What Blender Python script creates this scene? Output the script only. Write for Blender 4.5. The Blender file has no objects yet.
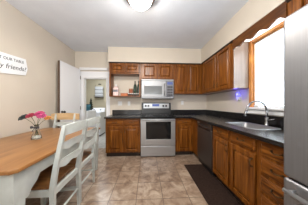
import bpy, bmesh, math, random
from mathutils import Vector, Matrix, Euler
random.seed(7)
SC = bpy.context.scene
COL = SC.collection
PI = math.pi

# ------------------------------------------------------------------ camera
EYE = 1.2
F_PX = 125.0
cam = bpy.data.cameras.new('camera')
cam.sensor_width = 36.0
cam.lens = F_PX / 308.0 * 36.0
cam.shift_y = 1.5 / 308.0
cam.clip_start = 0.02
cam_o = bpy.data.objects.new('camera', cam)
COL.objects.link(cam_o)
cam_o.location = (0, 0, EYE)
cam_o.rotation_euler = (PI / 2, 0, -math.atan(7 / F_PX))
SC.camera = cam_o

# ------------------------------------------------------------------ world, lights, exposure
world = bpy.data.worlds.new('daylight')
SC.world = world
world.use_nodes = True
bg = world.node_tree.nodes['Background']
bg.inputs['Color'].default_value = (0.90, 0.96, 1.0, 1)
bg.inputs['Strength'].default_value = 8.0

def area(name, loc, rot, sx, sy, power, color):
    l = bpy.data.lights.new(name, 'AREA')
    l.shape = 'RECTANGLE'; l.size = sx; l.size_y = sy
    l.energy = power; l.color = color
    o = bpy.data.objects.new(name, l); COL.objects.link(o)
    o.location = loc; o.rotation_euler = rot
    return o
# added fill light behind the camera, bounced off the ceiling
area('bounce_fill', (-0.3, -0.95, 1.55), (math.radians(152), 0, 0), 1.8, 1.0, 62, (0.95, 0.98, 1.0))
# added unseen fill light under the laundry room ceiling
area('laundry_fill', (-1.7, 4.6, 2.55), (0, 0, 0), 0.5, 0.5, 22, (0.92, 0.97, 1.0))
LAMP_STRENGTH = 46.0

vs = SC.view_settings
vs.view_transform = 'Standard'
vs.look = 'None'
vs.gamma = 1.0
vs.exposure = 0.92
vs.use_curve_mapping = False

# ------------------------------------------------------------------ materials
def mat(name, color, rough=0.5, metal=0.0, **kw):
    m = bpy.data.materials.new(name); m.use_nodes = True
    b = m.node_tree.nodes['Principled BSDF']
    b.inputs['Base Color'].default_value = (*color, 1)
    b.inputs['Roughness'].default_value = rough
    b.inputs['Metallic'].default_value = metal
    for k, v in kw.items():
        b.inputs[k].default_value = v
    return m

def nodes(m):
    nt = m.node_tree
    return nt, nt.nodes, nt.links, nt.nodes['Principled BSDF']

def noise_color(m, stops, scale=(8, 8, 8), nscale=1.0, detail=4, distort=0.0, bump=0.0, bump_dist=0.002, bscale=None):
    nt, N, L, b = nodes(m)
    tc = N.new('ShaderNodeTexCoord'); mp = N.new('ShaderNodeMapping')
    mp.inputs['Scale'].default_value = scale
    L.new(tc.outputs['Object'], mp.inputs['Vector'])
    nz = N.new('ShaderNodeTexNoise')
    nz.inputs['Scale'].default_value = nscale
    nz.inputs['Detail'].default_value = detail
    nz.inputs['Distortion'].default_value = distort
    L.new(mp.outputs[0], nz.inputs['Vector'])
    cr = N.new('ShaderNodeValToRGB')
    el = cr.color_ramp.elements
    while len(el) < len(stops): el.new(0.5)
    for e, (p, c) in zip(el, stops):
        e.position = p; e.color = (*c, 1)
    L.new(nz.outputs['Fac'], cr.inputs['Fac'])
    L.new(cr.outputs['Color'], b.inputs['Base Color'])
    if bump:
        src = nz
        if bscale:
            src = N.new('ShaderNodeTexNoise'); src.inputs['Scale'].default_value = bscale
            L.new(tc.outputs['Object'], src.inputs['Vector'])
        bp = N.new('ShaderNodeBump'); bp.inputs['Strength'].default_value = bump
        bp.inputs['Distance'].default_value = bump_dist
        L.new(src.outputs['Fac'], bp.inputs['Height'])
        L.new(bp.outputs[0], b.inputs['Normal'])
    return m

M = {}
def oak(name, scale, k=1.0, rough=0.32):
    c = [(0.055, 0.014, 0.0015), (0.165, 0.049, 0.005), (0.31, 0.112, 0.017)]
    c = [tuple(v * k for v in q) for q in c]
    return noise_color(mat(name, c[1], rough, 0.0, **{'Specular IOR Level': 0.3}), [(0.25, c[0]), (0.5, c[1]), (0.75, c[2])], scale, 1.0, 5, 0.8, 0.08)
M['oak_v'] = oak('oak_grain_upright', (34, 34, 2.6))
M['oak_h'] = oak('oak_grain_across', (2.6, 34, 34))
M['valance'] = oak('stained_valance_wood', (3, 3, 20), 0.55, 0.4)
M['casing'] = noise_color(mat('golden_oak_casing', (0.5, 0.2, 0.05), 0.35),
                          [(0.3, (0.34, 0.12, 0.022)), (0.7, (0.62, 0.27, 0.065))], (30, 4, 4), 1.0, 4, 0.5)
M['veneer'] = noise_color(mat('side_veneer_with_sheen', (0.6, 0.5, 0.43), 0.18),  # wood tone paled to carry the sheen of the window
                          [(0.3, (0.22, 0.165, 0.13)), (0.7, (0.30, 0.23, 0.185))], (20, 20, 1.5), 1.0, 4, 0.4)
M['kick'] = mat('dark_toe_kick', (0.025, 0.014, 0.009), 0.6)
M['table_top'] = noise_color(mat('honey_table_wood', (0.5, 0.24, 0.075), 0.3),
                             [(0.25, (0.21, 0.078, 0.017)), (0.5, (0.31, 0.132, 0.035)), (0.75, (0.41, 0.195, 0.06))], (14, 1.6, 14), 1.0, 5, 0.6, 0.05)
M['seat_wood'] = noise_color(mat('brown_seat_wood', (0.25, 0.1, 0.03), 0.3),
                             [(0.3, (0.15, 0.055, 0.016)), (0.7, (0.34, 0.15, 0.045))], (20, 3, 20), 1.0, 4, 0.6)
M['crest_wood'] = noise_color(mat('light_crest_wood', (0.6, 0.4, 0.2), 0.4),
                              [(0.3, (0.5, 0.32, 0.16)), (0.7, (0.66, 0.46, 0.25))], (3, 20, 20), 1.0, 4, 0.5)
M['white_paint'] = noise_color(mat('worn_white_paint', (0.72, 0.72, 0.68), 0.4),
                               [(0.3, (0.50, 0.53, 0.50)), (0.7, (0.62, 0.65, 0.62))], (9, 9, 9), 1.0, 3)
M['trim_white'] = mat('white_trim_paint', (0.78, 0.78, 0.79), 0.35)
M['door_white'] = mat('white_door_paint', (0.80, 0.80, 0.82), 0.35)
M['door_edge'] = noise_color(mat('bare_door_edge', (0.1, 0.05, 0.03), 0.6), [(0.3, (0.07, 0.04, 0.025)), (0.7, (0.13, 0.08, 0.05))], (20, 20, 2))
M['wall'] = noise_color(mat('cream_wall_paint', (0.70, 0.60, 0.45), 0.7),
                        [(0.3, (0.60, 0.535, 0.450)), (0.7, (0.63, 0.56, 0.470))], (2, 2, 2), 1.0, 2, 0, 0.05, 0.002, 90)
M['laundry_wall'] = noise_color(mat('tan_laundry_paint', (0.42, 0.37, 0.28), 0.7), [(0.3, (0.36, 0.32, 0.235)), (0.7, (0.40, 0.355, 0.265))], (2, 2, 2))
M['ceiling'] = noise_color(mat('textured_ceiling_paint', (0.66, 0.655, 0.66), 0.8),
                           [(0.3, (0.72, 0.76, 0.82)), (0.7, (0.77, 0.81, 0.87))], (3, 3, 3), 1.0, 3, 0, 0.35, 0.006, 45)
M['laminate'] = noise_color(mat('dark_speckled_laminate', (0.02, 0.017, 0.016), 0.27, 0.0, **{'Specular IOR Level': 0.6}),
                            [(0.45, (0.006, 0.005, 0.005)), (0.62, (0.010, 0.009, 0.009)), (0.72, (0.03, 0.026, 0.025))], (160, 160, 160), 1.0, 2)
M['steel'] = noise_color(mat('brushed_steel', (0.55, 0.55, 0.55), 0.36, 0.75),
                         [(0.3, (0.44, 0.445, 0.455)), (0.7, (0.50, 0.505, 0.515))], (2, 2, 160), 1.0, 2)
M['mw_steel'] = mat('grey_steel', (0.28, 0.28, 0.285), 0.45, 0.8)
M['mw_glass'] = mat('oven_glass_reflection_grey', (0.14, 0.15, 0.155), 0.12)  # grey base stands in for the room reflected in the microwave window
M['fridge_steel'] = noise_color(mat('satin_fridge_steel', (0.5, 0.5, 0.51), 0.45, 0.75),
                                [(0.3, (0.22, 0.22, 0.23)), (0.7, (0.25, 0.25, 0.26))], (120, 120, 2), 1.0, 2)
M['chrome'] = mat('brushed_nickel', (0.36, 0.36, 0.37), 0.22, 1.0)
M['black_gloss'] = mat('black_glass', (0.008, 0.008, 0.009), 0.08)
M['black'] = mat('black_plastic', (0.014, 0.013, 0.013), 0.4)
M['dw'] = mat('dark_dishwasher_front', (0.035, 0.027, 0.024), 0.28)
M['brass'] = mat('antique_brass', (0.09, 0.055, 0.025), 0.35, 0.8)
M['bronze'] = mat('oiled_bronze', (0.06, 0.045, 0.04), 0.4, 0.5)
M['grey_plastic'] = mat('grey_plastic', (0.16, 0.16, 0.18), 0.4)
M['white_plastic'] = mat('white_plastic', (0.72, 0.71, 0.69), 0.4)
M['appliance_white'] = mat('white_enamel', (0.78, 0.80, 0.86), 0.25)
M['mat'] = noise_color(mat('brown_mat_weave', (0.03, 0.017, 0.012), 0.8, 0.0, **{'Specular IOR Level': 0.15}),
                       [(0.3, (0.022, 0.012, 0.009)), (0.7, (0.042, 0.024, 0.017))], (60, 60, 60), 1.0, 2, 0, 0.3, 0.003)
M['sign_white'] = mat('sign_white_paint', (0.80, 0.82, 0.84), 0.5)
M['ink'] = mat('dark_lettering', (0.045, 0.05, 0.05), 0.6)
M['stem'] = mat('green_stem', (0.09, 0.12, 0.05), 0.6)
M['ribbon'] = mat('dark_grey_ribbon', (0.075, 0.07, 0.075), 0.6)
M['stones'] = noise_color(mat('white_pebbles', (0.7, 0.68, 0.64), 0.5), [(0.4, (0.5, 0.48, 0.44)), (0.6, (0.8, 0.78, 0.74))], (60, 60, 60))
M['pane'] = mat('window_glass', (0.95, 0.98, 1.0), 0.0, 0.0, **{'Transmission Weight': 1.0, 'IOR': 1.02})
M['vase_glass'] = mat('clear_vase_glass', (0.93, 0.96, 0.95), 0.03, 0.0, **{'Transmission Weight': 1.0, 'IOR': 1.3})
def emis(name, color, s, base=(0.8, 0.8, 0.8)):
    return mat(name, base, 0.4, 0.0, **{'Emission Color': (*color, 1), 'Emission Strength': s})
M['lamp_glass'] = emis('lit_lamp_glass', (1.0, 0.94, 0.85), LAMP_STRENGTH)
M['blue_glow'] = emis('lit_blue_night_light', (0.12, 0.12, 1.0), 1.0, (0.3, 0.3, 0.9))
M['display'] = emis('blue_clock_display', (0.15, 0.25, 0.8), 0.25, (0.01, 0.01, 0.02))

def tile_mat(name, cols, mortar, pitch, off, rough):
    m = mat(name, cols[1], rough)
    nt, N, L, b = nodes(m)
    tc = N.new('ShaderNodeTexCoord'); mp = N.new('ShaderNodeMapping')
    mp.inputs['Location'].default_value = (-off[0], -off[1], 0)
    L.new(tc.outputs['Object'], mp.inputs['Vector'])
    br = N.new('ShaderNodeTexBrick')
    br.offset = 0.0; br.squash = 1.0
    br.inputs['Scale'].default_value = 1.0
    br.inputs['Mortar Size'].default_value = 0.005
    br.inputs['Mortar Smooth'].default_value = 0.3
    br.inputs['Brick Width'].default_value = pitch
    br.inputs['Row Height'].default_value = pitch
    br.inputs['Color1'].default_value = (0.35, 0.35, 0.35, 1)
    br.inputs['Color2'].default_value = (0.65, 0.65, 0.65, 1)
    br.inputs['Mortar'].default_value = (0.5, 0.5, 0.5, 1)
    L.new(mp.outputs[0], br.inputs['Vector'])
    nz = N.new('ShaderNodeTexNoise'); nz.inputs['Scale'].default_value = 7.0
    nz.inputs['Detail'].default_value = 6; nz.inputs['Roughness'].default_value = 0.62; nz.inputs['Distortion'].default_value = 1.0
    L.new(tc.outputs['Object'], nz.inputs['Vector'])
    add = N.new('ShaderNodeMath'); add.operation = 'MULTIPLY_ADD'
    add.inputs[1].default_value = 0.28
    L.new(br.outputs['Color'], add.inputs[0]); 
    sc_ = N.new('ShaderNodeMath'); sc_.operation = 'MULTIPLY'; sc_.inputs[1].default_value = 0.75
    L.new(nz.outputs['Fac'], sc_.inputs[0]); L.new(sc_.outputs[0], add.inputs[2])
    cr = N.new('ShaderNodeValToRGB'); el = cr.color_ramp.elements
    el.new(0.5)
    for e, (p, c) in zip(el, [(0.36, cols[0]), (0.5, cols[1]), (0.66, cols[2])]):
        e.position = p; e.color = (*c, 1)
    L.new(add.outputs[0], cr.inputs['Fac'])
    mx = N.new('ShaderNodeMixRGB'); mx.inputs[2].default_value = (*mortar, 1)
    L.new(br.outputs['Fac'], mx.inputs[0]); L.new(cr.outputs['Color'], mx.inputs[1])
    L.new(mx.outputs[0], b.inputs['Base Color'])
    bp = N.new('ShaderNodeBump'); bp.inputs['Strength'].default_value = 0.25; bp.inputs['Distance'].default_value = 0.003
    bp.invert = True
    L.new(br.outputs['Fac'], bp.inputs['Height']); L.new(bp.outputs[0], b.inputs['Normal'])
    return m
M['tile'] = tile_mat('mottled_brown_floor_tile', [(0.16, 0.095, 0.06), (0.31, 0.215, 0.15), (0.50, 0.39, 0.29)], (0.15, 0.105, 0.075), 0.337, (-0.135, 2.25), 0.3)
M['laundry_tile'] = tile_mat('grey_laundry_floor_tile', [(0.30, 0.29, 0.27), (0.42, 0.41, 0.39), (0.52, 0.52, 0.5)], (0.25, 0.24, 0.23), 0.337, (-0.135, 2.25), 0.3)

# ------------------------------------------------------------------ mesh builder
class MB:
    def __init__(s): s.bm = bmesh.new()
    def box(s, x0, x1, y0, y1, z0, z1, bev=0.0, seg=1):
        r = bmesh.ops.create_cube(s.bm, size=1.0)
        vsx = r['verts']
        for v in vsx:
            v.co = Vector((x0 + (v.co.x + .5) * (x1 - x0), y0 + (v.co.y + .5) * (y1 - y0), z0 + (v.co.z + .5) * (z1 - z0)))
        if bev > 0:
            es = list({e for v in vsx for e in v.link_edges})
            bmesh.ops.bevel(s.bm, geom=es, offset=bev, segments=seg, affect='EDGES', profile=0.5)
        return s
    def prism(s, pts, axis, a, b):
        """closed outline pts (2-D) pushed along axis from a to b"""
        def p3(u, v, w):
            return {'x': (w, u, v), 'y': (u, w, v), 'z': (u, v, w)}[axis]
        lo = [s.bm.verts.new(p3(u, v, a)) for u, v in pts]
        hi = [s.bm.verts.new(p3(u, v, b)) for u, v in pts]
        n = len(pts)
        s.bm.faces.new(lo); s.bm.faces.new(hi)
        for i in range(n):
            s.bm.faces.new((lo[i], lo[(i + 1) % n], hi[(i + 1) % n], hi[i]))
        return s
    def loft(s, loops, cap0=True, cap1=True, smooth=True, closed=True):
        L = [[s.bm.verts.new(p) for p in lp] for lp in loops]
        n = len(L[0])
        for a, b in zip(L, L[1:]):
            for i in range(n if closed else n - 1):
                f = s.bm.faces.new((a[i], a[(i + 1) % n], b[(i + 1) % n], b[i])); f.smooth = smooth
        if cap0: s.bm.faces.new(L[0])
        if cap1: s.bm.faces.new(L[-1])
        return s
    def lathe(s, prof, c=(0, 0, 0), n=24, axis='z', cap0=True, cap1=True, smooth=True):
        loops = []
        for r, h in prof:
            lp = []
            for i in range(n):
                a = 2 * PI * i / n
                u, v = r * math.cos(a), r * math.sin(a)
                p = {'z': (u, v, h), 'y': (u, h, v), 'x': (h, u, v)}[axis]
                lp.append((p[0] + c[0], p[1] + c[1], p[2] + c[2]))
            loops.append(lp)
        return s.loft(loops, cap0, cap1, smooth)
    def tube(s, pts, r, n=8, rr=None):
        pts = [Vector(p) for p in pts]
        loops = []
        up = None
        for i, p in enumerate(pts):
            t = (pts[min(i + 1, len(pts) - 1)] - pts[max(i - 1, 0)]).normalized()
            if up is None:
                up = Vector((0, 0, 1)) if abs(t.z) < .9 else Vector((0, 1, 0))
            a = t.cross(up).normalized(); b = a.cross(t).normalized(); up = b
            rad = rr[i] if rr else r
            loops.append([p + (a * math.cos(2 * PI * k / n) + b * math.sin(2 * PI * k / n)) * rad for k in range(n)])
        return s.loft(loops)
    def sweep_rect(s, pts, w, d):
        """square bar through pts running mostly up; w along x, d along y"""
        loops = []
        for i, p in enumerate(pts):
            ww = w[i] if isinstance(w, (list, tuple)) else w
            dd = d[i] if isinstance(d, (list, tuple)) else d
            x, y, z = p
            loops.append([(x - ww / 2, y - dd / 2, z), (x + ww / 2, y - dd / 2, z), (x + ww / 2, y + dd / 2, z), (x - ww / 2, y + dd / 2, z)])
        return s.loft(loops, smooth=False)
    def panel(s, x0, x1, z0, z1, yf, t=0.02, rail=0.052):
        """raised-panel front facing -y, front face at yf"""
        b = 0.003
        s.box(x0, x0 + rail, yf, yf + t, z0, z1, b)
        s.box(x1 - rail, x1, yf, yf + t, z0, z1, b)
        s.box(x0 + rail, x1 - rail, yf, yf + t, z0, z0 + rail, b)
        s.box(x0 + rail, x1 - rail, yf, yf + t, z1 - rail, z1, b)
        X0, X1, Z0, Z1 = x0 + rail, x1 - rail, z0 + rail, z1 - rail
        k = min(0.034, (X1 - X0) * .25, (Z1 - Z0) * .25)
        def rect(a, y): return [(X0 + a, y, Z0 + a), (X1 - a, y, Z0 + a), (X1 - a, y, Z1 - a), (X0 + a, y, Z1 - a)]
        s.loft([rect(-0.002, yf + t * .98), rect(0.008, yf + 0.019), rect(k, yf + 0.002)], cap0=False, cap1=True, smooth=False)
        return s
    def build(s, name, m, parent=None, label=None, smooth=None):
        bmesh.ops.recalc_face_normals(s.bm, faces=s.bm.faces[:])
        if smooth is not None:
            for f in s.bm.faces: f.smooth = smooth
        me = bpy.data.meshes.new(name); s.bm.to_mesh(me); s.bm.free()
        me.materials.append(m)
        o = bpy.data.objects.new(name, me); COL.objects.link(o)
        if parent: o.parent = parent
        if label: o['label'] = label
        return o

def thing(name, label, cat, loc=(0, 0, 0), rz=0.0, group=None):
    o = bpy.data.objects.new(name, None); COL.objects.link(o)
    o.empty_display_size = 0.05
    o.location = loc; o.rotation_euler = (0, 0, rz)
    o['label'] = label; o['category'] = cat
    if group: o['group'] = group
    return o
def tag(o, label, cat, group=None):
    o['label'] = label; o['category'] = cat
    if group: o['group'] = group
    return o
def struct(o):
    o['kind'] = 'structure'; return o
def copy_thing(o, loc, rz=None, label=None):
    r = o.copy(); COL.objects.link(r); r.location = loc
    if rz is not None: r.rotation_euler = (0, 0, rz)
    if label: r['label'] = label
    for ch in list(o.children):
        c = ch.copy(); COL.objects.link(c); c.parent = r
        for g in list(ch.children):
            d = g.copy(); COL.objects.link(d); d.parent = c
    return r

# ------------------------------------------------------------------ room shell
XL, XR, YB, ZC = -1.92, 1.68, 3.45, 2.605
YR = -1.6
struct(MB().box(XL - .1, XR + .1, YR - .1, YB + .02, -.08, 0).build('floor', M['tile']))
struct(MB().box(-2.9, -0.7, YB + .02, 5.75, -.08, 0).build('floor_laundry', M['laundry_tile']))
struct(MB().box(-2.9, XR + .1, YR - .1, 5.75, ZC, ZC + .08).build('ceiling', M['ceiling']))
struct(MB().box(XL - .1, XL, YR - .1, YB + .12, 0, ZC).build('wall_left', M['wall']))
struct(MB().box(XL - .1, XR + .1, YR - .1, YR, 0, ZC).build('wall_front', M['wall']))
DX0, DX1, DZ = -1.70, -1.09, 1.90
w = MB()
w.box(XL, DX0, YB, YB + .12, 0, ZC).box(DX1, XR + .1, YB, YB + .12, 0, ZC).box(DX0, DX1, YB, YB + .12, DZ, ZC)
struct(w.build('wall_back', M['wall']))
WY0, WY1, WZ0, WZ1 = 1.20, 1.885, 1.15, 2.165
w = MB()
w.box(XR, XR + .12, YR, WY0, 0, ZC).box(XR, XR + .12, WY1, YB, 0, ZC)
w.box(XR, XR + .12, WY0, WY1, 0, WZ0).box(XR, XR + .12, WY0, WY1, WZ1, ZC)
struct(w.build('wall_right', M['wall']))
# soffit above the cabinets, one L-shaped box
w = MB()
w.prism([(-.954, 3.12), (1.38, 3.12), (1.38, YR), (XR, YR), (XR, YB), (-.954, YB)], 'z', 2.235, ZC)
struct(w.build('wall_soffit', M['wall']))
# laundry room shell
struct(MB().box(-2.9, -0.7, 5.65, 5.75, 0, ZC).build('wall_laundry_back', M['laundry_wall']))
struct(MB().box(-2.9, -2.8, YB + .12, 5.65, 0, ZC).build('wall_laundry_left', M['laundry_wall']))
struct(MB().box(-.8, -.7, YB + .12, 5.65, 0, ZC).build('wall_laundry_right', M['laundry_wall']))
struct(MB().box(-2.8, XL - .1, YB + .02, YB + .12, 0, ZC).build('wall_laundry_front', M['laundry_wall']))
# doorway trim
w = MB()
w.box(DX1, DX1 + .09, YB - .022, YB, 0, DZ, .004)
w.box(DX0 - .09, DX0, YB - .022, YB, 0, DZ, .004)
w.box(DX0 - .09, DX1 + .09, YB - .024, YB, DZ, DZ + .17, .004)
w.box(DX1 - .015, DX1, YB, YB + .12, 0, DZ).box(DX0, DX0 + .015, YB, YB + .12, 0, DZ).box(DX0 + .015, DX1 - .015, YB, YB + .12, DZ - .015, DZ)
struct(w.build('trim_1', M['trim_white']))
struct(MB().box(DX0 - .08, DX1 + .04, YB - .06, YB, 2.10, 2.165, .006).build('trim_2', M['trim_white']))
struct(MB().box(XL, XL + .015, YR, 2.70, 0, .10, .003).build('baseboard_left', M['trim_white']))
# open door against the left wall
d = thing('door_1', 'white open door swung back against the cream left wall', 'door', (-1.755, 3.40, 0), math.radians(-4.5))
struct(d)
del d['category']; del d['label']
lf = MB().box(-.04, 0, -.70, 0, .012, 2.11, .003).build('door_leaf', M['door_white'], d)
MB().box(-.041, .001, -.7005, -.694, .014, 2.108).build('leaf_edge', M['door_edge'], lf)
h = MB()
h.lathe([(.026, 0), (.026, .008)], (0, -.64, 1.03), 16, 'x')
h.lathe([(.009, .008), (.009, .045)], (0, -.64, 1.03), 10, 'x')
h.lathe([(.012, .040), (.026, .048), (.028, .058), (.022, .070)], (0, -.64, 1.03), 16, 'x')
h.build('door_knob', M['black'], d)
hg = MB()
for z in (.25, 1.05, 1.85): hg.lathe([(.008, z), (.008, z + .09)], (.004, .0, 0), 8)
hg.build('hinge', M['brass'], d)

# window: casing, sash, panes, sill
win = bpy.data.objects.new('window_1', None); COL.objects.link(win)
win.location = (XR, 0, 0); struct(win)
w = MB()
w.box(-.03, 0, WY1, WY1 + .058, WZ0 - .03, WZ1 + .067, .006)
w.box(-.03, 0, WY0 - .058, WY0, WZ0 - .03, WZ1 + .067, .006)
w.box(-.032, 0, WY0, WY1, WZ1, WZ1 + .067, .006)
w.build('casing', M['casing'], win)
w = MB()
for a, b in ((WY0, WY0 + .012), (WY1 - .012, WY1)): w.box(-.005, .12, a, b, WZ0, WZ1)
w.box(-.005, .12, WY0, WY1, WZ1 - .012, WZ1)
w.build('jamb', M['casing'], win)
w = MB()
w.box(-.05, .12, WY0 - .10, WY1 + .10, WZ0 - .035, WZ0, .006)
w.build('sill', M['trim_white'], win)
struct(MB().box(XR - .018, XR, WY0 - .09, WY1 + .09, 1.05, WZ0 - .036, .004).build('trim_3', M['trim_white']))
ZM = 1.585
for nm, z0, z1, xo in (('lower', WZ0, ZM + .02, .035), ('upper', ZM - .01, WZ1 - .012, .07)):
    s = MB()
    y0, y1 = WY0 + .012, WY1 - .012
    s.box(xo, xo + .03, y0, y0 + .02, z0, z1).box(xo, xo + .03, y1 - .02, y1, z0, z1)
    s.box(xo, xo + .03, y0, y1, z0, z0 + .025).box(xo, xo + .03, y0, y1, z1 - .022, z1)
    so = s.build('sash', M['trim_white'], win)
    MB().box(xo + .012, xo + .016, y0 + .015, y1 - .015, z0 + .02, z1 - .018).build('pane', M['pane'], so)

# translucent shade and an added glowing strip standing in for the lit soffit underside
sh = thing('roller_blind', 'white translucent roller shade pulled down over the sink window', 'blind', (XR, 0, 0))
fab = bpy.data.materials.new('translucent_shade_fabric'); fab.use_nodes = True
_nt = fab.node_tree; _nt.nodes.remove(_nt.nodes['Principled BSDF'])
_tr = _nt.nodes.new('ShaderNodeBsdfTranslucent'); _tr.inputs['Color'].default_value = (.88, .90, .92, 1)
_df = _nt.nodes.new('ShaderNodeBsdfDiffuse'); _df.inputs['Color'].default_value = (.8, .82, .84, 1)
_mx = _nt.nodes.new('ShaderNodeMixShader'); _mx.inputs[0].default_value = .3
_nt.links.new(_tr.outputs[0], _mx.inputs[1]); _nt.links.new(_df.outputs[0], _mx.inputs[2])
_nt.links.new(_mx.outputs[0], _nt.nodes['Material Output'].inputs['Surface'])
MB().box(.012, .0135, WY0 + .004, WY1 - .004, 1.20, WZ1 - .03).build('fabric', fab, sh)
MB().lathe([(.012, WY0 + .003), (.012, WY1 - .003)], (.016, 0, WZ1 - .020), 12, 'y').build('roller', M['trim_white'], sh)
MB().box(.008, .018, WY0 + .004, WY1 - .004, 1.185, 1.20, .002).build('hem_bar', M['trim_white'], sh)
sl_ = thing('added_glow_strip', 'added white glowing strip above the sink window behind the wooden valance', 'light', (1.54, 1.56, 2.234))
MB().box(-.10, .10, -.36, .36, -.012, 0, .003).build('housing', M['trim_white'], sl_)
MB().box(-.09, .09, -.35, .35, -.04, -.0125, .008, 2).build('glow_face', emis('added_strip_glow', (1.0, .97, .9), 1.6), sl_)

# ------------------------------------------------------------------ cabinets
def pull(mb, x, z, yf, horiz=True, L=.085):
    """bail pull on a front at yf"""
    a = L / 2
    pts = []
    for i in range(9):
        t = -1 + 2 * i / 8
        q = (t * a, yf - .004 - .022 * (1 - t * t) ** .5 if abs(t) < 1 else yf)
        pts.append((x + q[0], q[1], z - .008 * (1 - t * t)) if horiz else (x, q[1], z + q[0]))
    mb.tube(pts, .0045, 6)
    for sgn in (-1, 1):
        c = (x + sgn * a, 0, z) if horiz else (x, 0, z + sgn * a)
        mb.lathe([(.011, yf - .005), (.011, yf)], c, 10, 'y')
    return mb

def hang_cab(label, loc, rz, w, z0, z1, depth, doors, open_h=None, crown=True, side=None, extra_body=None, hx=None, crown_cut=0.0):
    t = thing('hanging_cabinet', label, 'cabinet', (loc[0], loc[1], z0), rz)
    H = z1 - z0
    b = MB()
    zb = 0
    if open_h:
        b.box(0, .03, .02, depth, 0, open_h).box(w - .03, w, .02, depth, 0, open_h)
        b.box(0, w, .02, depth, 0, .02).box(0, .035, .016, .022, 0, open_h).box(w - .035, w, .016, .022, 0, open_h)
        b.box(.035, w - .035, .014, .022, 0, .022)
        zb = open_h
    b.box(0, w, .02, depth, zb, H)
    if extra_body: b.box(*extra_body)
    b.build('carcass', M['oak_v'], t)
    for i, (x0, x1, a, c) in enumerate(doors):
        d = MB().panel(x0, x1, a - z0, c - z0, 0).build('door', M['oak_v'], t)
        side_x = hx[i] if hx else None
        if side_x is not None:
            p = MB(); pull(p, side_x, min(a - z0 + .09, (a + c) / 2 - z0), 0, False, .07)
            p.build('handle', M['brass'], d)
    if crown:
        MB().prism([(.02, H - .03), (.006, H - .022), (-.008, H - .006), (-.008, H), (.02, H)], 'x', 0, w - crown_cut).build('crown_moulding', M['kick'], t, 'moulding strip along the cabinet top, coloured dark for its shadow line')  # toe kick colour reused to paint in the crown's shadow line
    if side:
        MB().box(w, w + .004, .02, depth - .035, .002, H - .012).build('side_panel', M['veneer'], t, 'glossy side panel, window sheen painted into its pale colour')
    return t

hang_cab('upper oak cabinet with two small doors over an open shelf of bottles', (-.93, 3.12), 0, .768, 1.385, 2.235, .33,
         [(.03, .372, 1.985, 2.205), (.396, .738, 1.985, 2.205)], open_h=.565, hx=[.345, .423])
hang_cab('short oak cabinet with two doors directly above the microwave', (-.16, 3.12), 0, .84, 1.805, 2.235, .33,
         [(.035, .405, 1.835, 2.205), (.435, .805, 1.835, 2.205)], hx=[.38, .46])
hang_cab('oak wall cabinet with two tall doors right of the microwave', (.682, 3.12), 0, .698, 1.455, 2.235, .33,
         [(.03, .33, 1.475, 2.205), (.355, .655, 1.475, 2.205)], hx=[.305, .38], extra_body=(.60, .996, .03, .33, 0, .775), crown_cut=.012)
hang_cab('oak wall cabinet on the right wall beside the window with side panel painted with window sheen', (1.38, 3.118), -PI / 2, 1.17, 1.455, 2.235, .30,
         [(.10, .665, 1.475, 2.205), (.71, 1.115, 1.475, 2.205)], side=True, hx=[.635, .74])
hang_cab('oak cabinet mounted high above the steel refrigerator', (1.38, 1.17), -PI / 2, 1.05, 1.83, 2.235, .30,
         [(.07, .52, 1.85, 2.195), (.55, 1.0, 1.85, 2.195)], hx=[.49, .58])
# scalloped valance over the window
n = 60
pts = [(1.945, 2.233), (1.173, 2.233)]
for i in range(n + 1):
    t = i / n
    y = 1.173 + (1.945 - 1.173) * t
    pts.append((y, 2.092 - .020 * math.cos(2 * PI * (t * 3.5 + .1)) - .03 * max(0, (t - .9) * 10) ** 1.5 - .02 * max(0, (.1 - t) * 10)))
v = MB().prism(pts, 'x', 1.385, 1.405).build('window_valance', M['valance'])
tag(v, 'dark stained wooden valance with scalloped lower edge above the sink window', 'valance')

def base_cab(label, loc, rz, w, depth, fronts, body=None, top=None):
    """fronts: (kind, x0, x1, z0, z1, handle x or None)"""
    t = thing('base_cabinet', label, 'cabinet', (loc[0], loc[1], 0), rz)
    b = MB()
    if top is None: b.box(0, w, .02, depth, .10, .874)
    else: b.box(0, w, .02, depth, .10, top).box(0, w, .02, .045, top, .874)
    if body: b.box(*body)
    b.build('carcass', M['oak_v'], t)
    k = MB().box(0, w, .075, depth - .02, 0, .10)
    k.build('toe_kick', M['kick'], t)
    for kind, x0, x1, z0, z1, hx in fronts:
        p = MB()
        if kind == 'door':
            p.panel(x0, x1, z0, z1, 0)
            o = p.build('door', M['oak_v'], t)
            if hx is not None:
                q = MB(); pull(q, hx, z1 - .09, 0, False, .08); q.build('handle', M['brass'], o)
        else:
            p.box(x0, x1, .004, .02, z0, z1, .005)
            def rc(a, y): return [(x0 + a, y, z0 + a), (x1 - a, y, z0 + a), (x1 - a, y, z1 - a), (x0 + a, y, z1 - a)]
            p.loft([rc(.012, .005), rc(.024, -.002)], cap0=False, smooth=False)
            o = p.build('drawer', M['oak_h'], t)
            q = MB(); pull(q, (x0 + x1) / 2, (z0 + z1) / 2 + .008, -.002, True, .09); q.build('handle', M['brass'], o)
    return t
base_cab('oak base cabinet left of the range with two drawers over two doors', (-.925, 2.84), 0, .775, .59,
         [('drawer', .03, .37, .72, .845, 0), ('drawer', .40, .745, .72, .845, 0),
          ('door', .03, .37, .125, .69, .345), ('door', .40, .745, .125, .69, .425)])
base_cab('oak base cabinet with one drawer and door between range and dishwasher', (.652, 2.84), 0, .41, .59,
         [('drawer', .05, .375, .72, .845, 0), ('door', .05, .375, .125, .69, .08)], body=(.41, .48, -.27, .55, .10, .874))
base_cab('oak sink cabinet with two drawer fronts and two doors under the sink', (1.05, 1.975), -PI / 2, .833, .61,
         [('drawer', .03, .405, .735, .855, 0), ('drawer', .448, .81, .735, .855, 0),
          ('door', .03, .405, .125, .705, .375), ('door', .448, .81, .125, .705, .78)], top=.70)
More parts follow.
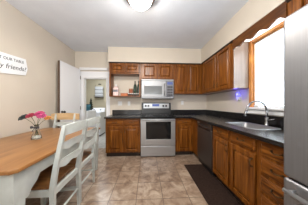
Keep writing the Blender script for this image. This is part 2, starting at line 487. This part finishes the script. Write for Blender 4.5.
base_cab('oak base cabinet with four stacked drawers beside the refrigerator', (1.05, 1.14), -PI / 2, .375, .61,
         [('drawer', .03, .35, .735, .855, 0), ('drawer', .03, .35, .565, .705, 0), ('drawer', .03, .35, .395, .535, 0), ('drawer', .03, .35, .135, .365, 0)])

# ------------------------------------------------------------------ worktops
ct = thing('countertop', 'short dark laminate countertop with upstand left of the range', 'countertop', (-.945, 2.80, .874))
MB().box(0, .795, 0, .648, 0, .04, .006, 2).build('slab', M['laminate'], ct)
MB().box(.01, .795, .628, .648, .04, .166, .003).build('upstand', M['laminate'], ct)
ct = thing('countertop', 'long L-shaped dark laminate countertop holding the sink', 'countertop', (0, 0, .874))
SX0, SX1, SY0, SY1 = 1.20, 1.525, 1.335, 1.865
w = MB()
w.box(.652, 1.678, 2.80, 3.448, 0, .04, .005)
w.box(1.0, 1.678, SY1, 2.80, 0, .04, .005)
w.box(1.0, 1.678, .765, SY0, 0, .04, .005)
w.box(1.0, SX0, SY0 - .006, SY1 + .006, 0, .04, .005)
w.box(SX1, 1.678, SY0 - .006, SY1 + .006, 0, .04, .005)
w.build('slab', M['laminate'], ct)
w = MB()
w.box(.652, 1.655, 3.428, 3.448, .04, .166, .003).box(1.658, 1.678, .765, 3.448, .04, .166, .003)
w.build('upstand', M['laminate'], ct)

# sink
def rrect(x0, x1, y0, y1, r, z, k=5):
    out = []
    for cx_, cy_, a0 in ((x1 - r, y1 - r, 0), (x0 + r, y1 - r, 90), (x0 + r, y0 + r, 180), (x1 - r, y0 + r, 270)):
        for i in range(k):
            a = math.radians(a0 + 90 * i / (k - 1))
            out.append((cx_ + r * math.cos(a), cy_ + r * math.sin(a), z))
    return out
sk = thing('sink', 'stainless steel drop-in sink under the window', 'sink', (0, 0, 0))
e = .018
MB().loft([rrect(SX0 - e, SX1 + e, SY0 - e, SY1 + e, .07, .9145), rrect(SX0 - e + .003, SX1 + e - .003, SY0 - e + .003, SY1 + e - .003, .07, .919),
           rrect(SX0 + .004, SX1 - .004, SY0 + .004, SY1 - .004, .06, .918), rrect(SX0 + .012, SX1 - .012, SY0 + .012, SY1 - .012, .06, .905),
           rrect(SX0 + .025, SX1 - .025, SY0 + .025, SY1 - .025, .06, .76), rrect(SX0 + .06, SX1 - .06, SY0 + .06, SY1 - .06, .05, .745)],
          cap0=False).build('bowl', M['mw_steel'], sk)
MB().lathe([(.04, .7455), (.042, .748), (.02, .749)], ((SX0 + SX1) / 2, (SY0 + SY1) / 2, 0), 16).build('drain', M['chrome'], sk)

# faucet
fc = thing('faucet', 'tall gooseneck chrome faucet behind the sink', 'faucet', (1.575, 1.56, .914))
MB().lathe([(.030, 0), (.030, .008), (.024, .014), (.020, .06), (.020, .10), (.016, .11)], (0, 0, 0), 16).build('base', M['chrome'], fc)
g = [(0, 0, .10), (0, 0, .20)]
for i in range(13):
    a = PI * i / 12 * .97
    g.append((-.125 + .125 * math.cos(a), .03 * (i / 12), .20 + .125 * math.sin(a) * 1.0))
g.append((-.258, .034, .175))
MB().tube(g, .0125, 10).build('spout', M['chrome'], fc)
MB().tube([(-.252, .033, .20), (-.262, .036, .16), (-.268, .038, .125)], .018, 10, [.014, .018, .020]).build('spray_head', M['chrome'], fc)
MB().tube([(0, 0, .075), (.0, -.04, .08), (.0, -.10, .095)], .008, 8, [.014, .008, .007]).build('lever', M['chrome'], fc)

# ------------------------------------------------------------------ range
rg = thing('range', 'stainless steel electric range with black glass top between base cabinets', 'stove', (-.145, 2.80, 0))
RW = .790
b = MB().box(.004, RW - .004, .045, .62, .0, .895).box(.03, RW - .03, .05, .6, 0, .05)
b.build('body', M['black'], rg)
MB().box(.004, RW - .004, .008, .045, .022, .250, .008, 2).build('drawer', M['steel'], rg)
dr = MB()
dr.box(.004, .125, 0, .045, .262, .862, .006).box(RW - .105, RW - .004, 0, .045, .262, .862, .006)
dr.box(.125, RW - .105, 0, .045, .262, .405, .003).box(.125, RW - .105, 0, .045, .80, .862, .003)
dr = dr.build('oven_door', M['steel'], rg)
MB().box(.12, RW - .10, .004, .04, .40, .805).build('oven_window', M['black_gloss'], dr)
hb = MB().tube([(.03, -.035, .84), (RW - .03, -.035, .84)], .013, 10)
for x in (.06, RW - .06): hb.tube([(x, 0, .84), (x, -.035, .84)], .009, 8)
hb.build('handle', M['steel'], dr)
MB().box(0, RW, 0, .56, .895, .914, .006, 2).box(.002, RW - .002, .002, .04, .866, .895).build('cooktop', M['black_gloss'], rg)
for x, y, r in ((.2, .16, .095), (.58, .16, .075), (.2, .41, .075), (.58, .41, .095)):
    MB().lathe([(r, .9142), (r, .9147), (r - .006, .9147), (r - .006, .9142)], (x, y, 0), 28, cap0=False, cap1=False).build('burner_ring', M['grey_plastic'], rg)
bgd = MB()
bgd.prism([(.56, .914), (.555, .96), (.565, 1.225), (.575, 1.235), (.635, 1.235), (.635, .914)], 'x', .0, RW)
bgd = bgd.build('back_guard', M['black'], rg)
MB().box(.05, RW - .05, .553, .562, 1.085, 1.215, .003).build('control_panel', M['steel'], bgd)
MB().box(.285, .475, .550, .556, 1.135, 1.20, .002).build('clock_display', M['display'], bgd)
kn = None
for x in (.11, .185, .585, .66):
    MB().lathe([(.028, .553), (.026, .532), (.020, .528)], (x, 0, 1.15), 16, 'y').build('knob', M['black'], bgd)

# ------------------------------------------------------------------ microwave
mw = thing('microwave', 'stainless over-the-range microwave under the short oak cabinet', 'microwave', (-.135, 3.03, 1.335))
MW, MH = .79, .466
MB().box(0, MW, .03, .415, 0, MH, .004).build('body', M['black'], mw)
dr = MB()
dr.box(.004, .07, 0, .03, .035, .425, .004).box(.50, .60, 0, .03, .035, .425, .004)
dr.box(.07, .50, 0, .03, .035, .10, .003).box(.07, .50, 0, .03, .30, .425, .003)
dr = dr.build('door', M['mw_steel'], mw)
MB().box(.065, .505, .006, .026, .095, .305).build('door_window', M['mw_glass'], dr)
hb = MB().tube([(.555, -.03, .07), (.555, -.03, .36)], .012, 8)
for z in (.09, .34): hb.tube([(.555, 0, z), (.555, -.03, z)], .008, 8)
hb.build('handle', M['mw_steel'], dr)
cp = MB().box(.604, MW - .004, 0, .03, .035, .425, .004).build('control_panel', M['grey_plastic'], mw)
MB().box(.63, MW - .03, -.002, .004, .34, .40).build('display', M['display'], cp)
kb = MB()
for i in range(4):
    for j in range(3): kb.box(.632 + j * .046, .666 + j * .046, -.003, .003, .06 + i * .065, .105 + i * .065, .002)
kb.build('button_pad', M['black'], cp)
MB().box(0, MW, .0, .03, .43, MH, .004).build('vent_strip', M['mw_steel'], mw)
MB().box(0, MW, .0, .03, 0, .03, .004).build('lower_strip', M['mw_steel'], mw)

# ------------------------------------------------------------------ dishwasher
dw = thing('dishwasher', 'dark built-in dishwasher between the corner and the sink cabinet', 'dishwasher', (1.05, 2.562, 0), -PI / 2)
DWW = .58
MB().box(.004, DWW - .004, .03, .58, .02, .868).build('body', M['black'], dw)
d = MB().box(.004, DWW - .004, .0, .03, .115, .745, .005).build('door', M['dw'], dw)
c = MB().box(.004, DWW - .004, -.006, .03, .755, .868, .005).build('control_strip', M['dw'], dw)
hb = MB().tube([(.10, -.03, .80), (DWW - .10, -.03, .80)], .009, 8)
for x in (.12, DWW - .12): hb.tube([(x, -.006, .80), (x, -.03, .80)], .007, 8)
hb.build('handle', M['dw'], c)
MB().box(.03, .14, -.008, -.004, .825, .85).build('badge', M['steel'], c)
MB().box(.01, DWW - .01, .07, .3, .0, .108).build('toe_kick', M['kick'], dw)

# ------------------------------------------------------------------ refrigerator
fr = thing('refrigerator', 'tall stainless steel refrigerator with freezer drawer at the right', 'refrigerator', (.868, .757, 0), -PI / 2)
FW = .91
MB().box(.005, FW - .005, .07, .78, .03, 1.735, .01).build('body', M['grey_plastic'], fr)
d = MB().box(0, FW / 2 - .003, 0, .065, .748, 1.75, .018, 3).build('door', M['fridge_steel'], fr)
hb = MB().tube([(FW / 2 - .05, -.045, .85), (FW / 2 - .05, -.05, 1.2), (FW / 2 - .05, -.045, 1.55)], .013, 10)
for z in (.87, 1.53): hb.tube([(FW / 2 - .05, 0, z), (FW / 2 - .05, -.045, z)], .01, 8)
hb.build('handle', M['steel'], d)
d = MB().box(FW / 2 + .003, FW, 0, .065, .748, 1.75, .018, 3).build('door', M['fridge_steel'], fr)
hb = MB().tube([(FW / 2 + .05, -.045, .85), (FW / 2 + .05, -.05, 1.2), (FW / 2 + .05, -.045, 1.55)], .013, 10)
for z in (.87, 1.53): hb.tube([(FW / 2 + .05, 0, z), (FW / 2 + .05, -.045, z)], .01, 8)
hb.build('handle', M['steel'], d)
d = MB().box(0, FW, 0, .065, .07, .738, .018, 3).build('freezer_drawer', M['fridge_steel'], fr)
hb = MB().tube([(.05, -.045, .685), (FW - .05, -.045, .685)], .014, 10)
for x in (.07, FW - .07): hb.tube([(x, 0, .685), (x, -.045, .685)], .01, 8)
hb.build('handle', M['steel'], d)
MB().box(.01, FW - .01, .05, .2, 0, .065).build('base_grille', M['black'], fr)

# ------------------------------------------------------------------ ceiling light
cl = thing('ceiling_light', 'round flush ceiling light with bronze rim and lit glass bowl', 'ceiling light', (-.085, 1.585, ZC))
MB().lathe([(.15, 0), (.178, -.010), (.190, -.048), (.188, -.070), (.172, -.080), (.150, -.074), (.142, -.03)], (0, 0, 0), 32, cap1=False).build('rim', M['bronze'], cl)
prof = [(.145, -.050), (.145, -.075)]
for i in range(1, 9):
    a = PI / 2 * i / 8
    prof.append((max(.145 * math.cos(a), .006), -.075 - .105 * math.sin(a)))
MB().lathe(prof, (0, 0, 0), 32, cap0=False).build('glass_bowl', M['lamp_glass'], cl)
MB().lathe([(.004, -.178), (.014, -.184), (.012, -.196), (.004, -.202)], (0, 0, 0), 12).build('finial', M['bronze'], cl)
_sp = bpy.data.lights.new('ceiling_light_bulb', 'SPOT'); _sp.energy = 26; _sp.color = (1.0, .94, .85)
_sp.spot_size = math.radians(178); _sp.spot_blend = .3; _sp.shadow_soft_size = .06
_so = bpy.data.objects.new('ceiling_light_bulb', _sp); COL.objects.link(_so); _so.parent = cl; _so.location = (0, 0, -.222)

# ------------------------------------------------------------------ floor mat
m_ = MB().box(.725, 1.115, .80, 2.42, .0005, .010, .003).build('kitchen_mat', M['mat'])
tag(m_, 'long dark brown floor mat along the sink cabinet', 'mat')

# ------------------------------------------------------------------ dining table
TX0, TX1, TY0, TY1 = -1.885, -.87, .865, 2.425
tb = thing('dining_table', 'white farmhouse dining table with honey wood top by the left wall', 'table', ((TX0 + TX1) / 2, (TY0 + TY1) / 2, 0))
hx, hy = (TX1 - TX0) / 2, (TY1 - TY0) / 2
c_ = .035
oct_ = lambda i, z: [(-hx + c_ , -hy + i, z), (hx - c_, -hy + i, z), (hx - i, -hy + c_, z), (hx - i, hy - c_, z), (hx - c_, hy - i, z), (-hx + c_, hy - i, z), (-hx + i, hy - c_, z), (-hx + i, -hy + c_, z)]
MB().loft([oct_(.004, .732), oct_(0, .738), oct_(0, .755), oct_(.005, .760)], smooth=False).build('table_top', M['table_top'], tb)
ax, ay = hx - .03, hy - .03
def apron_side(L):
    """scalloped apron outline from -L to L, z .. """
    pts = [(-L, .731), (L, .731)]
    k = 10
    for i in range(k + 1):          # right bracket
        t = i / k
        pts.append((L - .11 - (.0) + .11 * 0 - .10 * t * (1), .50 + .125 * t + .012 * math.sin(t * 2 * PI)))
    low = list(reversed([(-p[0], p[1]) for p in pts[2:]]))
    return [(-L, .731), (L, .731), (L, .50)] + pts[2:] + low + [(-L, .50)]
ap = MB()
ap.prism(apron_side(ay), 'x', ax - .022, ax)
ap.prism(apron_side(ay), 'x', -ax, -ax + .022)
ap.prism(apron_side(ax - .0225), 'y', -ay, -ay + .022)
ap.prism(apron_side(ax - .0225), 'y', ay - .022, ay)
ap.build('apron', M['white_paint'], tb)
for sx in (-1, 1):
    for sy in (-1, 1):
        MB().sweep_rect([(sx * (ax - .046), sy * (ay - .046), 0), (sx * (ax - .046), sy * (ay - .046), .50), (sx * (ax - .046), sy * (ay - .046), .731)], [.06, .085, .085], [.06, .085, .085]).build('leg', M['white_paint'], tb)

# ------------------------------------------------------------------ chairs
def slat(zc, hgt, w, y, wave, t=.016, bow=.02):
    mb = MB(); loops = []
    n = 20
    for i in range(n + 1):
        u = -1 + 2 * i / n
        x = u * w / 2
        yy = y - bow * (1 - u * u)
        lo = zc - hgt / 2 + wave[0] * math.cos(u * PI * 2)
        hi = zc + hgt / 2 + wave[1] * (1 - u * u)
        loops.append([(x, yy - t / 2, lo), (x, yy + t / 2, lo), (x, yy + t / 2, hi), (x, yy - t / 2, hi)])
    return mb.loft(loops, smooth=False)
def post_y(z):
    return .012 - .012 * abs(z - .45) / .45 if z < .45 else .012 - .105 * ((z - .45) / .57) ** 1.15
def make_chair(label, w=.43, crest=None, group=None):
    t = thing('dining_chair', label, 'chair', (0, 0, 0), 0, group)
    a = w / 2 - .016
    for s in (-1, 1):
        zs = [0, .12, .28, .45, .55, .65, .75, .85, .95, 1.0, 1.012]
        MB().sweep_rect([(s * a, post_y(z), z) for z in zs], [.020, .023, .026, .029, .029, .029, .029, .028, .028, .026, .020],
                        [.026, .03, .036, .043, .042, .040, .038, .035, .032, .03, .02]).build('rear_leg', M['white_paint'], t)
        MB().sweep_rect([(s * (a - .004), .405, 0), (s * (a - .004), .40, .2), (s * (a - .004), .395, .452)], [.028, .034, .038], [.028, .034, .038]).build('front_leg', M['white_paint'], t)
        MB().tube([(s * a, .012, .19), (s * a, .40, .17)], .011, 8).build('side_stretcher', M['white_paint'], t)
        MB().box(s * a - .012, s * a + .012, .03, .385, .395, .452, .003).build('side_rail', M['white_paint'], t)
    sl = 2 * a - .024
    slat(.965 if not crest else .955, .085 if not crest else .115, sl if not crest else w + .14, post_y(.965) + (.0 if not crest else -.004), (.0, .012), .018, .014).build('crest_rail', crest or M['white_paint'], t, 'tan wooden crest rail' if crest else None)
    slat(.815, .062, sl, post_y(.815), (.010, .012), .014, .012).build('back_slat', M['white_paint'], t)
    slat(.655, .062, sl, post_y(.655), (.010, .012), .014, .012).build('back_slat', M['white_paint'], t)
    MB().box(-a + .015, a - .015, .0, .024, .392, .452, .003).build('back_rail', M['white_paint'], t)
    MB().box(-a + .015, a - .015, .384, .404, .395, .452, .003).build('front_rail', M['white_paint'], t)
    MB().tube([(-a, .008, .20), (a, .008, .20)], .011, 8).build('back_stretcher', M['white_paint'], t)
    MB().loft([[(x * k, y, z) for x, y in ((-w / 2 + .02, .036), (w / 2 - .02, .036), (w / 2 - .003, .40), (w / 2 - .02, .435), (-w / 2 + .02, .435), (-w / 2 + .003, .40))] for k, z in ((.98, .4525), (1.0, .458), (1.0, .472), (.97, .478))], smooth=False).build('seat', M['seat_wood'], t)
    return t
ch = make_chair('white ladder-back chair nearest the camera with brown wooden seat')
ch.location = (-.81, 1.335, 0); ch.rotation_euler = (0, 0, PI / 2)
copy_thing(ch, (-.815, 1.770, 0), PI / 2, 'second white ladder-back chair from camera, tucked under the far half of the table side')
ch = make_chair('chair with tan wooden crest rail at the far end of the table', .38, M['crest_wood'])
ch.location = (-1.575, 2.425, 0); ch.rotation_euler = (0, 0, PI)

# ------------------------------------------------------------------ vase with flowers
VX, VY, VZ = -1.385, 1.65, .760
va = thing('vase', 'clear conical glass vase with grey ribbon on the dining table', 'vase', (VX, VY, VZ))
MB().lathe([(.042, 0), (.052, .004), (.054, .02), (.042, .06), (.025, .11), (.018, .14), (.020, .165), (.026, .18),
            (.023, .18), (.017, .163), (.015, .14), (.022, .108), (.038, .06), (.049, .022), (.042, .009)], (0, 0, 0), 24).build('glass_body', M['vase_glass'], va)
MB().lathe([(.040, .0105), (.046, .02), (.042, .038), (.03, .042)], (0, 0, 0), 18).build('pebble_fill', M['stones'], va)
rb = MB().lathe([(.021, .135), (.023, .14), (.023, .152), (.021, .157)], (0, 0, 0), 16)
for s in (-1, 1):
    rb.loft([[(s * .01, -.024 + dy, .146 + dz) for dy, dz in ((-.003, -.006), (.003, -.006), (.003, .006), (-.003, .006))],
             [(s * .035, -.028 + dy, .152 + dz) for dy, dz in ((-.008, -.016), (.008, -.016), (.008, .016), (-.008, .016))],
             [(s * .052, -.026 + dy, .150 + dz) for dy, dz in ((-.003, -.012), (.003, -.012), (.003, .012), (-.003, .012))]], smooth=False)
    rb.loft([[(s * .006, -.026 + dy, .144 + dz) for dy, dz in ((-.002, -.004), (.002, -.004), (.002, .004), (-.002, .004))],
             [(s * .026, -.034 + dy, .095 + dz) for dy, dz in ((-.002, -.008), (.002, -.008), (.002, .008), (-.002, .008))]], smooth=False)
rb.build('ribbon_bow', M['ribbon'], va)
def bloom(mb, c, R, rings, tilt):
    cx_, cy_, cz_ = c
    rot = Euler(tilt).to_matrix()
    for ri in range(rings):
        f = ri / max(1, rings - 1)
        nn = 9 - 2 * ri
        el = math.radians(8 + 62 * f)
        L = R * (1 - .35 * f)
        for k in range(nn):
            a = 2 * PI * (k + .5 * ri) / nn
            d = Vector((math.cos(a) * math.cos(el), math.sin(a) * math.cos(el), math.sin(el)))
            sd = Vector((-math.sin(a), math.cos(a), 0))
            up = d.cross(sd) * -1
            wd = L * .42
            P = [Vector((0, 0, 0)), d * L * .55 + sd * wd - up * 0.003, d * L * .95 + sd * wd * .5, d * L + up * .004, d * L * .95 - sd * wd * .5, d * L * .55 - sd * wd - up * .003]
            top = [mb.bm.verts.new(rot @ (p + up * .0015) + Vector(c)) for p in P]
            bot = [mb.bm.verts.new(rot @ (p - up * .0015) + Vector(c)) for p in P]
            mb.bm.faces.new(top); mb.bm.faces.new(bot[::-1])
            for i in range(6): mb.bm.faces.new((top[i], top[(i + 1) % 6], bot[(i + 1) % 6], bot[i]))
    return mb
FL = [  # dx, dz, radius, petal colour, label, dy
    (-.150, .265, .056, (0.06, 0.075, 0.07), 'dark grey-green flower leaning out at the left of the vase', .01, 'dark_petals'),
    (-.058, .290, .046, (0.50, 0.05, 0.09), 'red flower left of centre in the glass vase', -.01, 'red_petals'),
    (.022, .310, .050, (0.62, 0.06, 0.20), 'magenta pink flower tallest in the glass vase', .02, 'magenta_petals'),
    (.075, .285, .044, (0.66, 0.10, 0.26), 'bright pink flower right of centre in the glass vase', -.015, 'pink_petals'),
    (.135, .262, .034, (0.62, 0.26, 0.06), 'small orange flower leaning right over the table', .0, 'orange_petals'),
    (-.098, .288, .034, (0.58, 0.13, 0.16), 'small coral flower beside the dark grey-green one', .03, 'coral_petals')]
for i, (dx, dz, R, colr, lab, dy, mn) in enumerate(FL):
    t = thing('flower', lab, 'flower', (VX, VY, VZ), 0, 'flowers in the glass vase')
    a = 2 * PI * i / 6
    bx_, by_ = .012 * math.cos(a), .012 * math.sin(a)
    MB().tube([(bx_ * 1.6, by_ * 1.6, .045), (dx * .05 , dy * .05, .15), (dx * .45, dy * .5, .15 + (dz - .15) * .55), (dx, dy, dz)], .0025, 6).build('stem', M['stem'], t)
    pm = noise_color(mat(mn, colr, 0.6), [(0.35, tuple(v * .45 for v in colr)), (0.65, tuple(min(1, v * 1.25) for v in colr))], (70, 70, 70))
    bloom(MB(), (dx, dy, dz), R * 1.15, 4, (.45, dx * 1.5, 0)).build('bloom', pm, t)

# ------------------------------------------------------------------ sign on the left wall
sg = thing('wall_sign', 'white wooden wall sign with dark lettering on the left wall', 'sign', (XL, 0, 0))
o_ = MB().prism([(1.60, 1.590), (2.075, 1.648), (2.105, 1.755), (2.075, 1.90), (1.60, 1.875)], 'x', .002, .018).build('board', M['sign_white'], sg)
def text_part(body, y0, z0, size, shear, squeeze, name):
    cu = bpy.data.curves.new(name, 'FONT')
    cu.body = body; cu.size = size; cu.shear = shear; cu.extrude = .0012; cu.space_character = 1.05
    cu.align_x = 'RIGHT'
    to = bpy.data.objects.new(name + '_tmp', cu); COL.objects.link(to)
    bpy.context.view_layer.update()
    dg = bpy.context.evaluated_depsgraph_get()
    me = bpy.data.meshes.new_from_object(to.evaluated_get(dg))
    bpy.data.objects.remove(to); bpy.data.curves.remove(cu)
    # text x runs along +Y on the wall, seen from +X it must read left to right
    Rm = Matrix(((0, 0, 1), (1, 0, 0), (0, 1, 0)))
    for v in me.vertices:
        p = v.co.copy(); p.x *= squeeze; p = Matrix.Rotation(math.radians(4), 3, 'Z') @ p
        v.co = Rm @ p + Vector((.0188, y0, z0))
    me.materials.clear(); me.materials.append(M['ink'])
    o = bpy.data.objects.new(name, me); COL.objects.link(o); o.parent = sg
    return o
text_part('AT OUR TABLE', 2.045, 1.82, .056, 0, .92, 'lettering')
text_part('ly friends?', 2.075, 1.708, .092, .25, .95, 'lettering')

# ------------------------------------------------------------------ outlets and night light
def outlet(label, x, z, wd=.075):
    t = thing('outlet', label, 'outlet', (x, YB, z))
    MB().box(-wd / 2, wd / 2, -.007, -.0005, -.058, .058, .002).build('cover_plate', M['white_plastic'], t)
    s = MB()
    for zz in (-.022, .022): s.lathe([(.016, -.0095), (.016, -.006)], (0, 0, zz), 14, 'y')
    s.build('socket', M['trim_white'], t)
    return t
outlet('double white switch plate above the left counter, nearer the doorway', -.735, 1.215, .115)
outlet('narrow white outlet above the left counter, nearer the range', -.49, 1.215)
outlet('white outlet on the back wall right of the range', .985, 1.235)
nl = thing('night_light', 'plug-in night light glowing blue under the cabinet beside the window', 'night light', (XR, 2.17, 1.30))
MB().box(-.008, -.0005, -.04, .04, -.06, .06, .002).build('cover_plate', M['white_plastic'], nl)
MB().box(-.05, -.008, -.028, .028, -.035, .035, .006, 2).build('plug_body', M['white_plastic'], nl)
MB().lathe([(.024, .035), (.028, .05), (.028, .085), (.018, .105), (.004, .11)], (-.035, 0, 0), 16).build('glowing_shade', M['blue_glow'], nl)
pl = bpy.data.lights.new('night_light_bulb', 'POINT'); pl.energy = 0.55; pl.color = (.10, .10, 1.0); pl.shadow_soft_size = .02
po = bpy.data.objects.new('night_light_bulb', pl); COL.objects.link(po); po.parent = nl; po.location = (-.09, 0, .08)

# ------------------------------------------------------------------ things on the open shelf
SZ = 1.385 + .020
jg = thing('jug', 'pale pink plastic jug with white cap at the left of the open shelf', 'jug', (-.79, 3.25, SZ))
MB().loft([rrect(-.068, .068, -.06, .06, .02, z) if z < .2 else rrect(-.036, .036, -.03, .03, .015, z) for z in (0, .01, .19, .235, .24)]).build('body', mat('pale_pink_plastic', (.74, .55, .52), .4), jg)
MB().lathe([(.034, .24), (.034, .285), (.024, .29)], (0, 0, 0), 16).build('cap', M['white_plastic'], jg)
MB().box(-.06, .06, -.0615, -.0595, .10, .16).build('label_band', M['grey_plastic'], jg)
o_ = thing('box', 'low orange box lying on the open shelf beside the pink jug', 'box', (-.57, 3.20, SZ))
MB().box(-.085, .085, -.05, .05, 0, .06, .003).build('carton', mat('orange_carton', (.45, .12, .03), .5), o_)
MB().box(-.087, .087, -.052, .052, .056, .066, .002).build('lid', mat('brown_carton_lid', (.30, .08, .03), .5), o_)
o_ = thing('canister', 'reddish brown canister with lid on the open shelf behind small jars', 'canister', (-.425, 3.33, SZ))
MB().lathe([(.05, 0), (.052, .006), (.052, .175)], (0, 0, 0), 20).build('body', mat('red_brown_tin', (.32, .10, .05), .4), o_)
MB().lathe([(.054, .175), (.054, .195), (.045, .20)], (0, 0, 0), 20).build('lid', mat('tan_tin_lid', (.5, .3, .18), .4), o_)
bt = thing('bottle', 'tall dark green bottle on the open shelf next to the brown canister', 'bottle', (-.315, 3.33, SZ))
bp_ = [(.038, 0), (.043, .006), (.043, .24), (.034, .29), (.016, .32), (.015, .365)]
MB().lathe(bp_, (0, 0, 0), 18).build('body', mat('dark_green_glass', (.012, .03, .015), .12), bt)
MB().lathe([(.017, .365), (.017, .395), (.013, .40)], (0, 0, 0), 14).build('cap', M['black'], bt)
copy_thing(bt, (-.218, 3.33, SZ), None, 'tall dark green bottle at the right end of the open shelf')
jr = thing('spice_jar', 'small white-lidded spice jar in the front row on the open shelf', 'jar', (-.455, 3.20, SZ), 0, 'spice jars in a row on the open shelf')
MB().lathe([(.018, 0), (.020, .004), (.020, .042), (.016, .046)], (0, 0, 0), 14).build('body', mat('dark_spice', (.03, .02, .02), .2), jr)
MB().lathe([(.0185, .046), (.0185, .068), (.015, .070)], (0, 0, 0), 14).build('lid', M['white_plastic'], jr)
names = ['leftmost', 'second from left', 'third from left', 'third from right', 'second from right', 'rightmost']
jr['label'] = 'small white-lidded spice jar, leftmost of the row on the open shelf'
for k in range(1, 6):
    copy_thing(jr, (-.455 + k * .045, 3.20, SZ), None, 'small white-lidded spice jar, %s of the row on the open shelf' % names[k])
# soap dish on the sill
sd = thing('soap_dish', 'small white soap dish on the window sill behind the faucet', 'dish', (1.665, 1.80, WZ0))
MB().loft([rrect(-.02, .02, -.04, .04, .015, 0), rrect(-.024, .024, -.046, .046, .018, .03), rrect(-.02, .02, -.042, .042, .016, .03), rrect(-.017, .017, -.037, .037, .013, .012)]).build('dish', M['white_plastic'], sd)
MB().box(-.014, .014, -.03, .03, .012, .036, .006, 2).build('soap', mat('cream_soap', (.7, .66, .55), .5), sd)

# ------------------------------------------------------------------ laundry room
def washer(label, x, y, kind, cat):
    t = thing(kind, label, cat, (x, y, 0))
    MB().box(-.31, .31, .02, .62, .05, .90, .012, 2).build('body', M['appliance_white'], t)
    MB().box(-.29, .29, .05, .60, 0, .05).build('base', M['black'], t)
    MB().box(-.22, .22, .08, .46, .90, .915, .006).build('lid', M['appliance_white'], t)
    MB().prism([(.50, .90), (.52, 1.02), (.56, 1.04), (.62, 1.04), (.62, .90)], 'x', -.31, .31).build('console', M['appliance_white'], t)
    k = MB()
    for xx in (-.2, -.1, .15): k.lathe([(.025, .50), (.022, .485)], (xx, 0, .97), 14, 'y')
    k.build('knob', M['grey_plastic'], t)
    return t
washer('white washing machine in the laundry room seen through the doorway', -2.03, 4.68, 'washing_machine', 'washer')
dy_ = thing('dryer', 'white clothes dryer nearer the doorway with things on top', 'dryer', (-2.02, 4.05, 0), PI / 2)
MB().box(-.31, .31, -.29, .30, .04, 1.0, .012, 2).build('body', M['appliance_white'], dy_)
MB().box(-.29, .29, -.27, .28, 0, .04).build('base', M['black'], dy_)
MB().box(-.22, .22, -.305, -.29, .20, .68, .006).build('door', M['appliance_white'], dy_)
bk = thing('storage_bin', 'teal fabric bin standing on the white dryer', 'bin', (-1.845, 3.93, 1.0))
MB().loft([rrect(-.07, .07, -.09, .09, .02, 0), rrect(-.085, .085, -.10, .10, .02, .19), rrect(-.078, .078, -.093, .093, .02, .19), rrect(-.064, .064, -.084, .084, .02, .01)]).build('bin_body', mat('teal_fabric', (.02, .13, .19), .7), bk)
MB().loft([rrect(-.086, .086, -.101, .101, .02, .17), rrect(-.088, .088, -.103, .103, .02, .195)], cap0=False, cap1=False).build('rim', mat('dark_teal_edge', (.01, .06, .09), .7), bk)
tr = thing('cone_tree', 'small dark green cone-shaped tree standing on the dryer by the teal bin', 'ornament', (-1.83, 4.20, 1.0))
c = MB()
for i in range(5):
    z = .03 + i * .068; r = .085 - i * .013
    c.lathe([(r, z), (r * .55, z + .055), (.008, z + .09)], (0, 0, 0), 14)
c.build('branches', noise_color(mat('dark_fir', (.02, .03, .02), .8), [(.3, (.01, .018, .012)), (.7, (.04, .055, .04))], (70, 70, 70)), tr)
MB().lathe([(.03, 0), (.02, .03)], (0, 0, 0), 10).build('stand', M['black'], tr)
# towel rack on the laundry wall
rk = thing('wall_rack', 'black wire rack mounted on the laundry room back wall', 'rack', (-2.08, 5.648, 1.45))
r = MB()
r.tube([(-.19, 0, .60), (-.19, -.02, .58), (-.19, -.02, .05), (-.19, -.16, .03), (-.19, -.16, .10)], .006, 6)
r.tube([(.19, 0, .60), (.19, -.02, .58), (.19, -.02, .05), (.19, -.16, .03), (.19, -.16, .10)], .006, 6)
for yy, zz in ((-.16, .10), (-.16, .03), (-.11, .037), (-.06, .044), (-.02, .05)): r.tube([(-.19, yy, zz), (.19, yy, zz)], .006, 6)
r.build('wire_frame', M['black'], rk)
hk = MB().tube([(0, 0, .62), (0, -.03, .62), (0, -.04, .64)], .008, 6).box(-.06, .06, -.01, 0, .605, .64)
hk.build('hook', M['black'], rk)
tw = MB().box(-.17, .17, -.125, -.035, .060, .205, .03, 3)
o_ = thing('folded_towel', 'white folded towel lying lowest in the black wire rack', 'towel', (-2.08, 5.648, 1.45), 0, 'white towels in the wire rack')
tw.build('cloth', mat('white_terry', (.40, .41, .43), .9), o_)
copy_thing(o_, (-2.08, 5.648, 1.60), None, 'white folded towel in the middle of the stack in the rack')
copy_thing(o_, (-2.08, 5.648, 1.75), None, 'white folded towel on top of the stack in the rack')
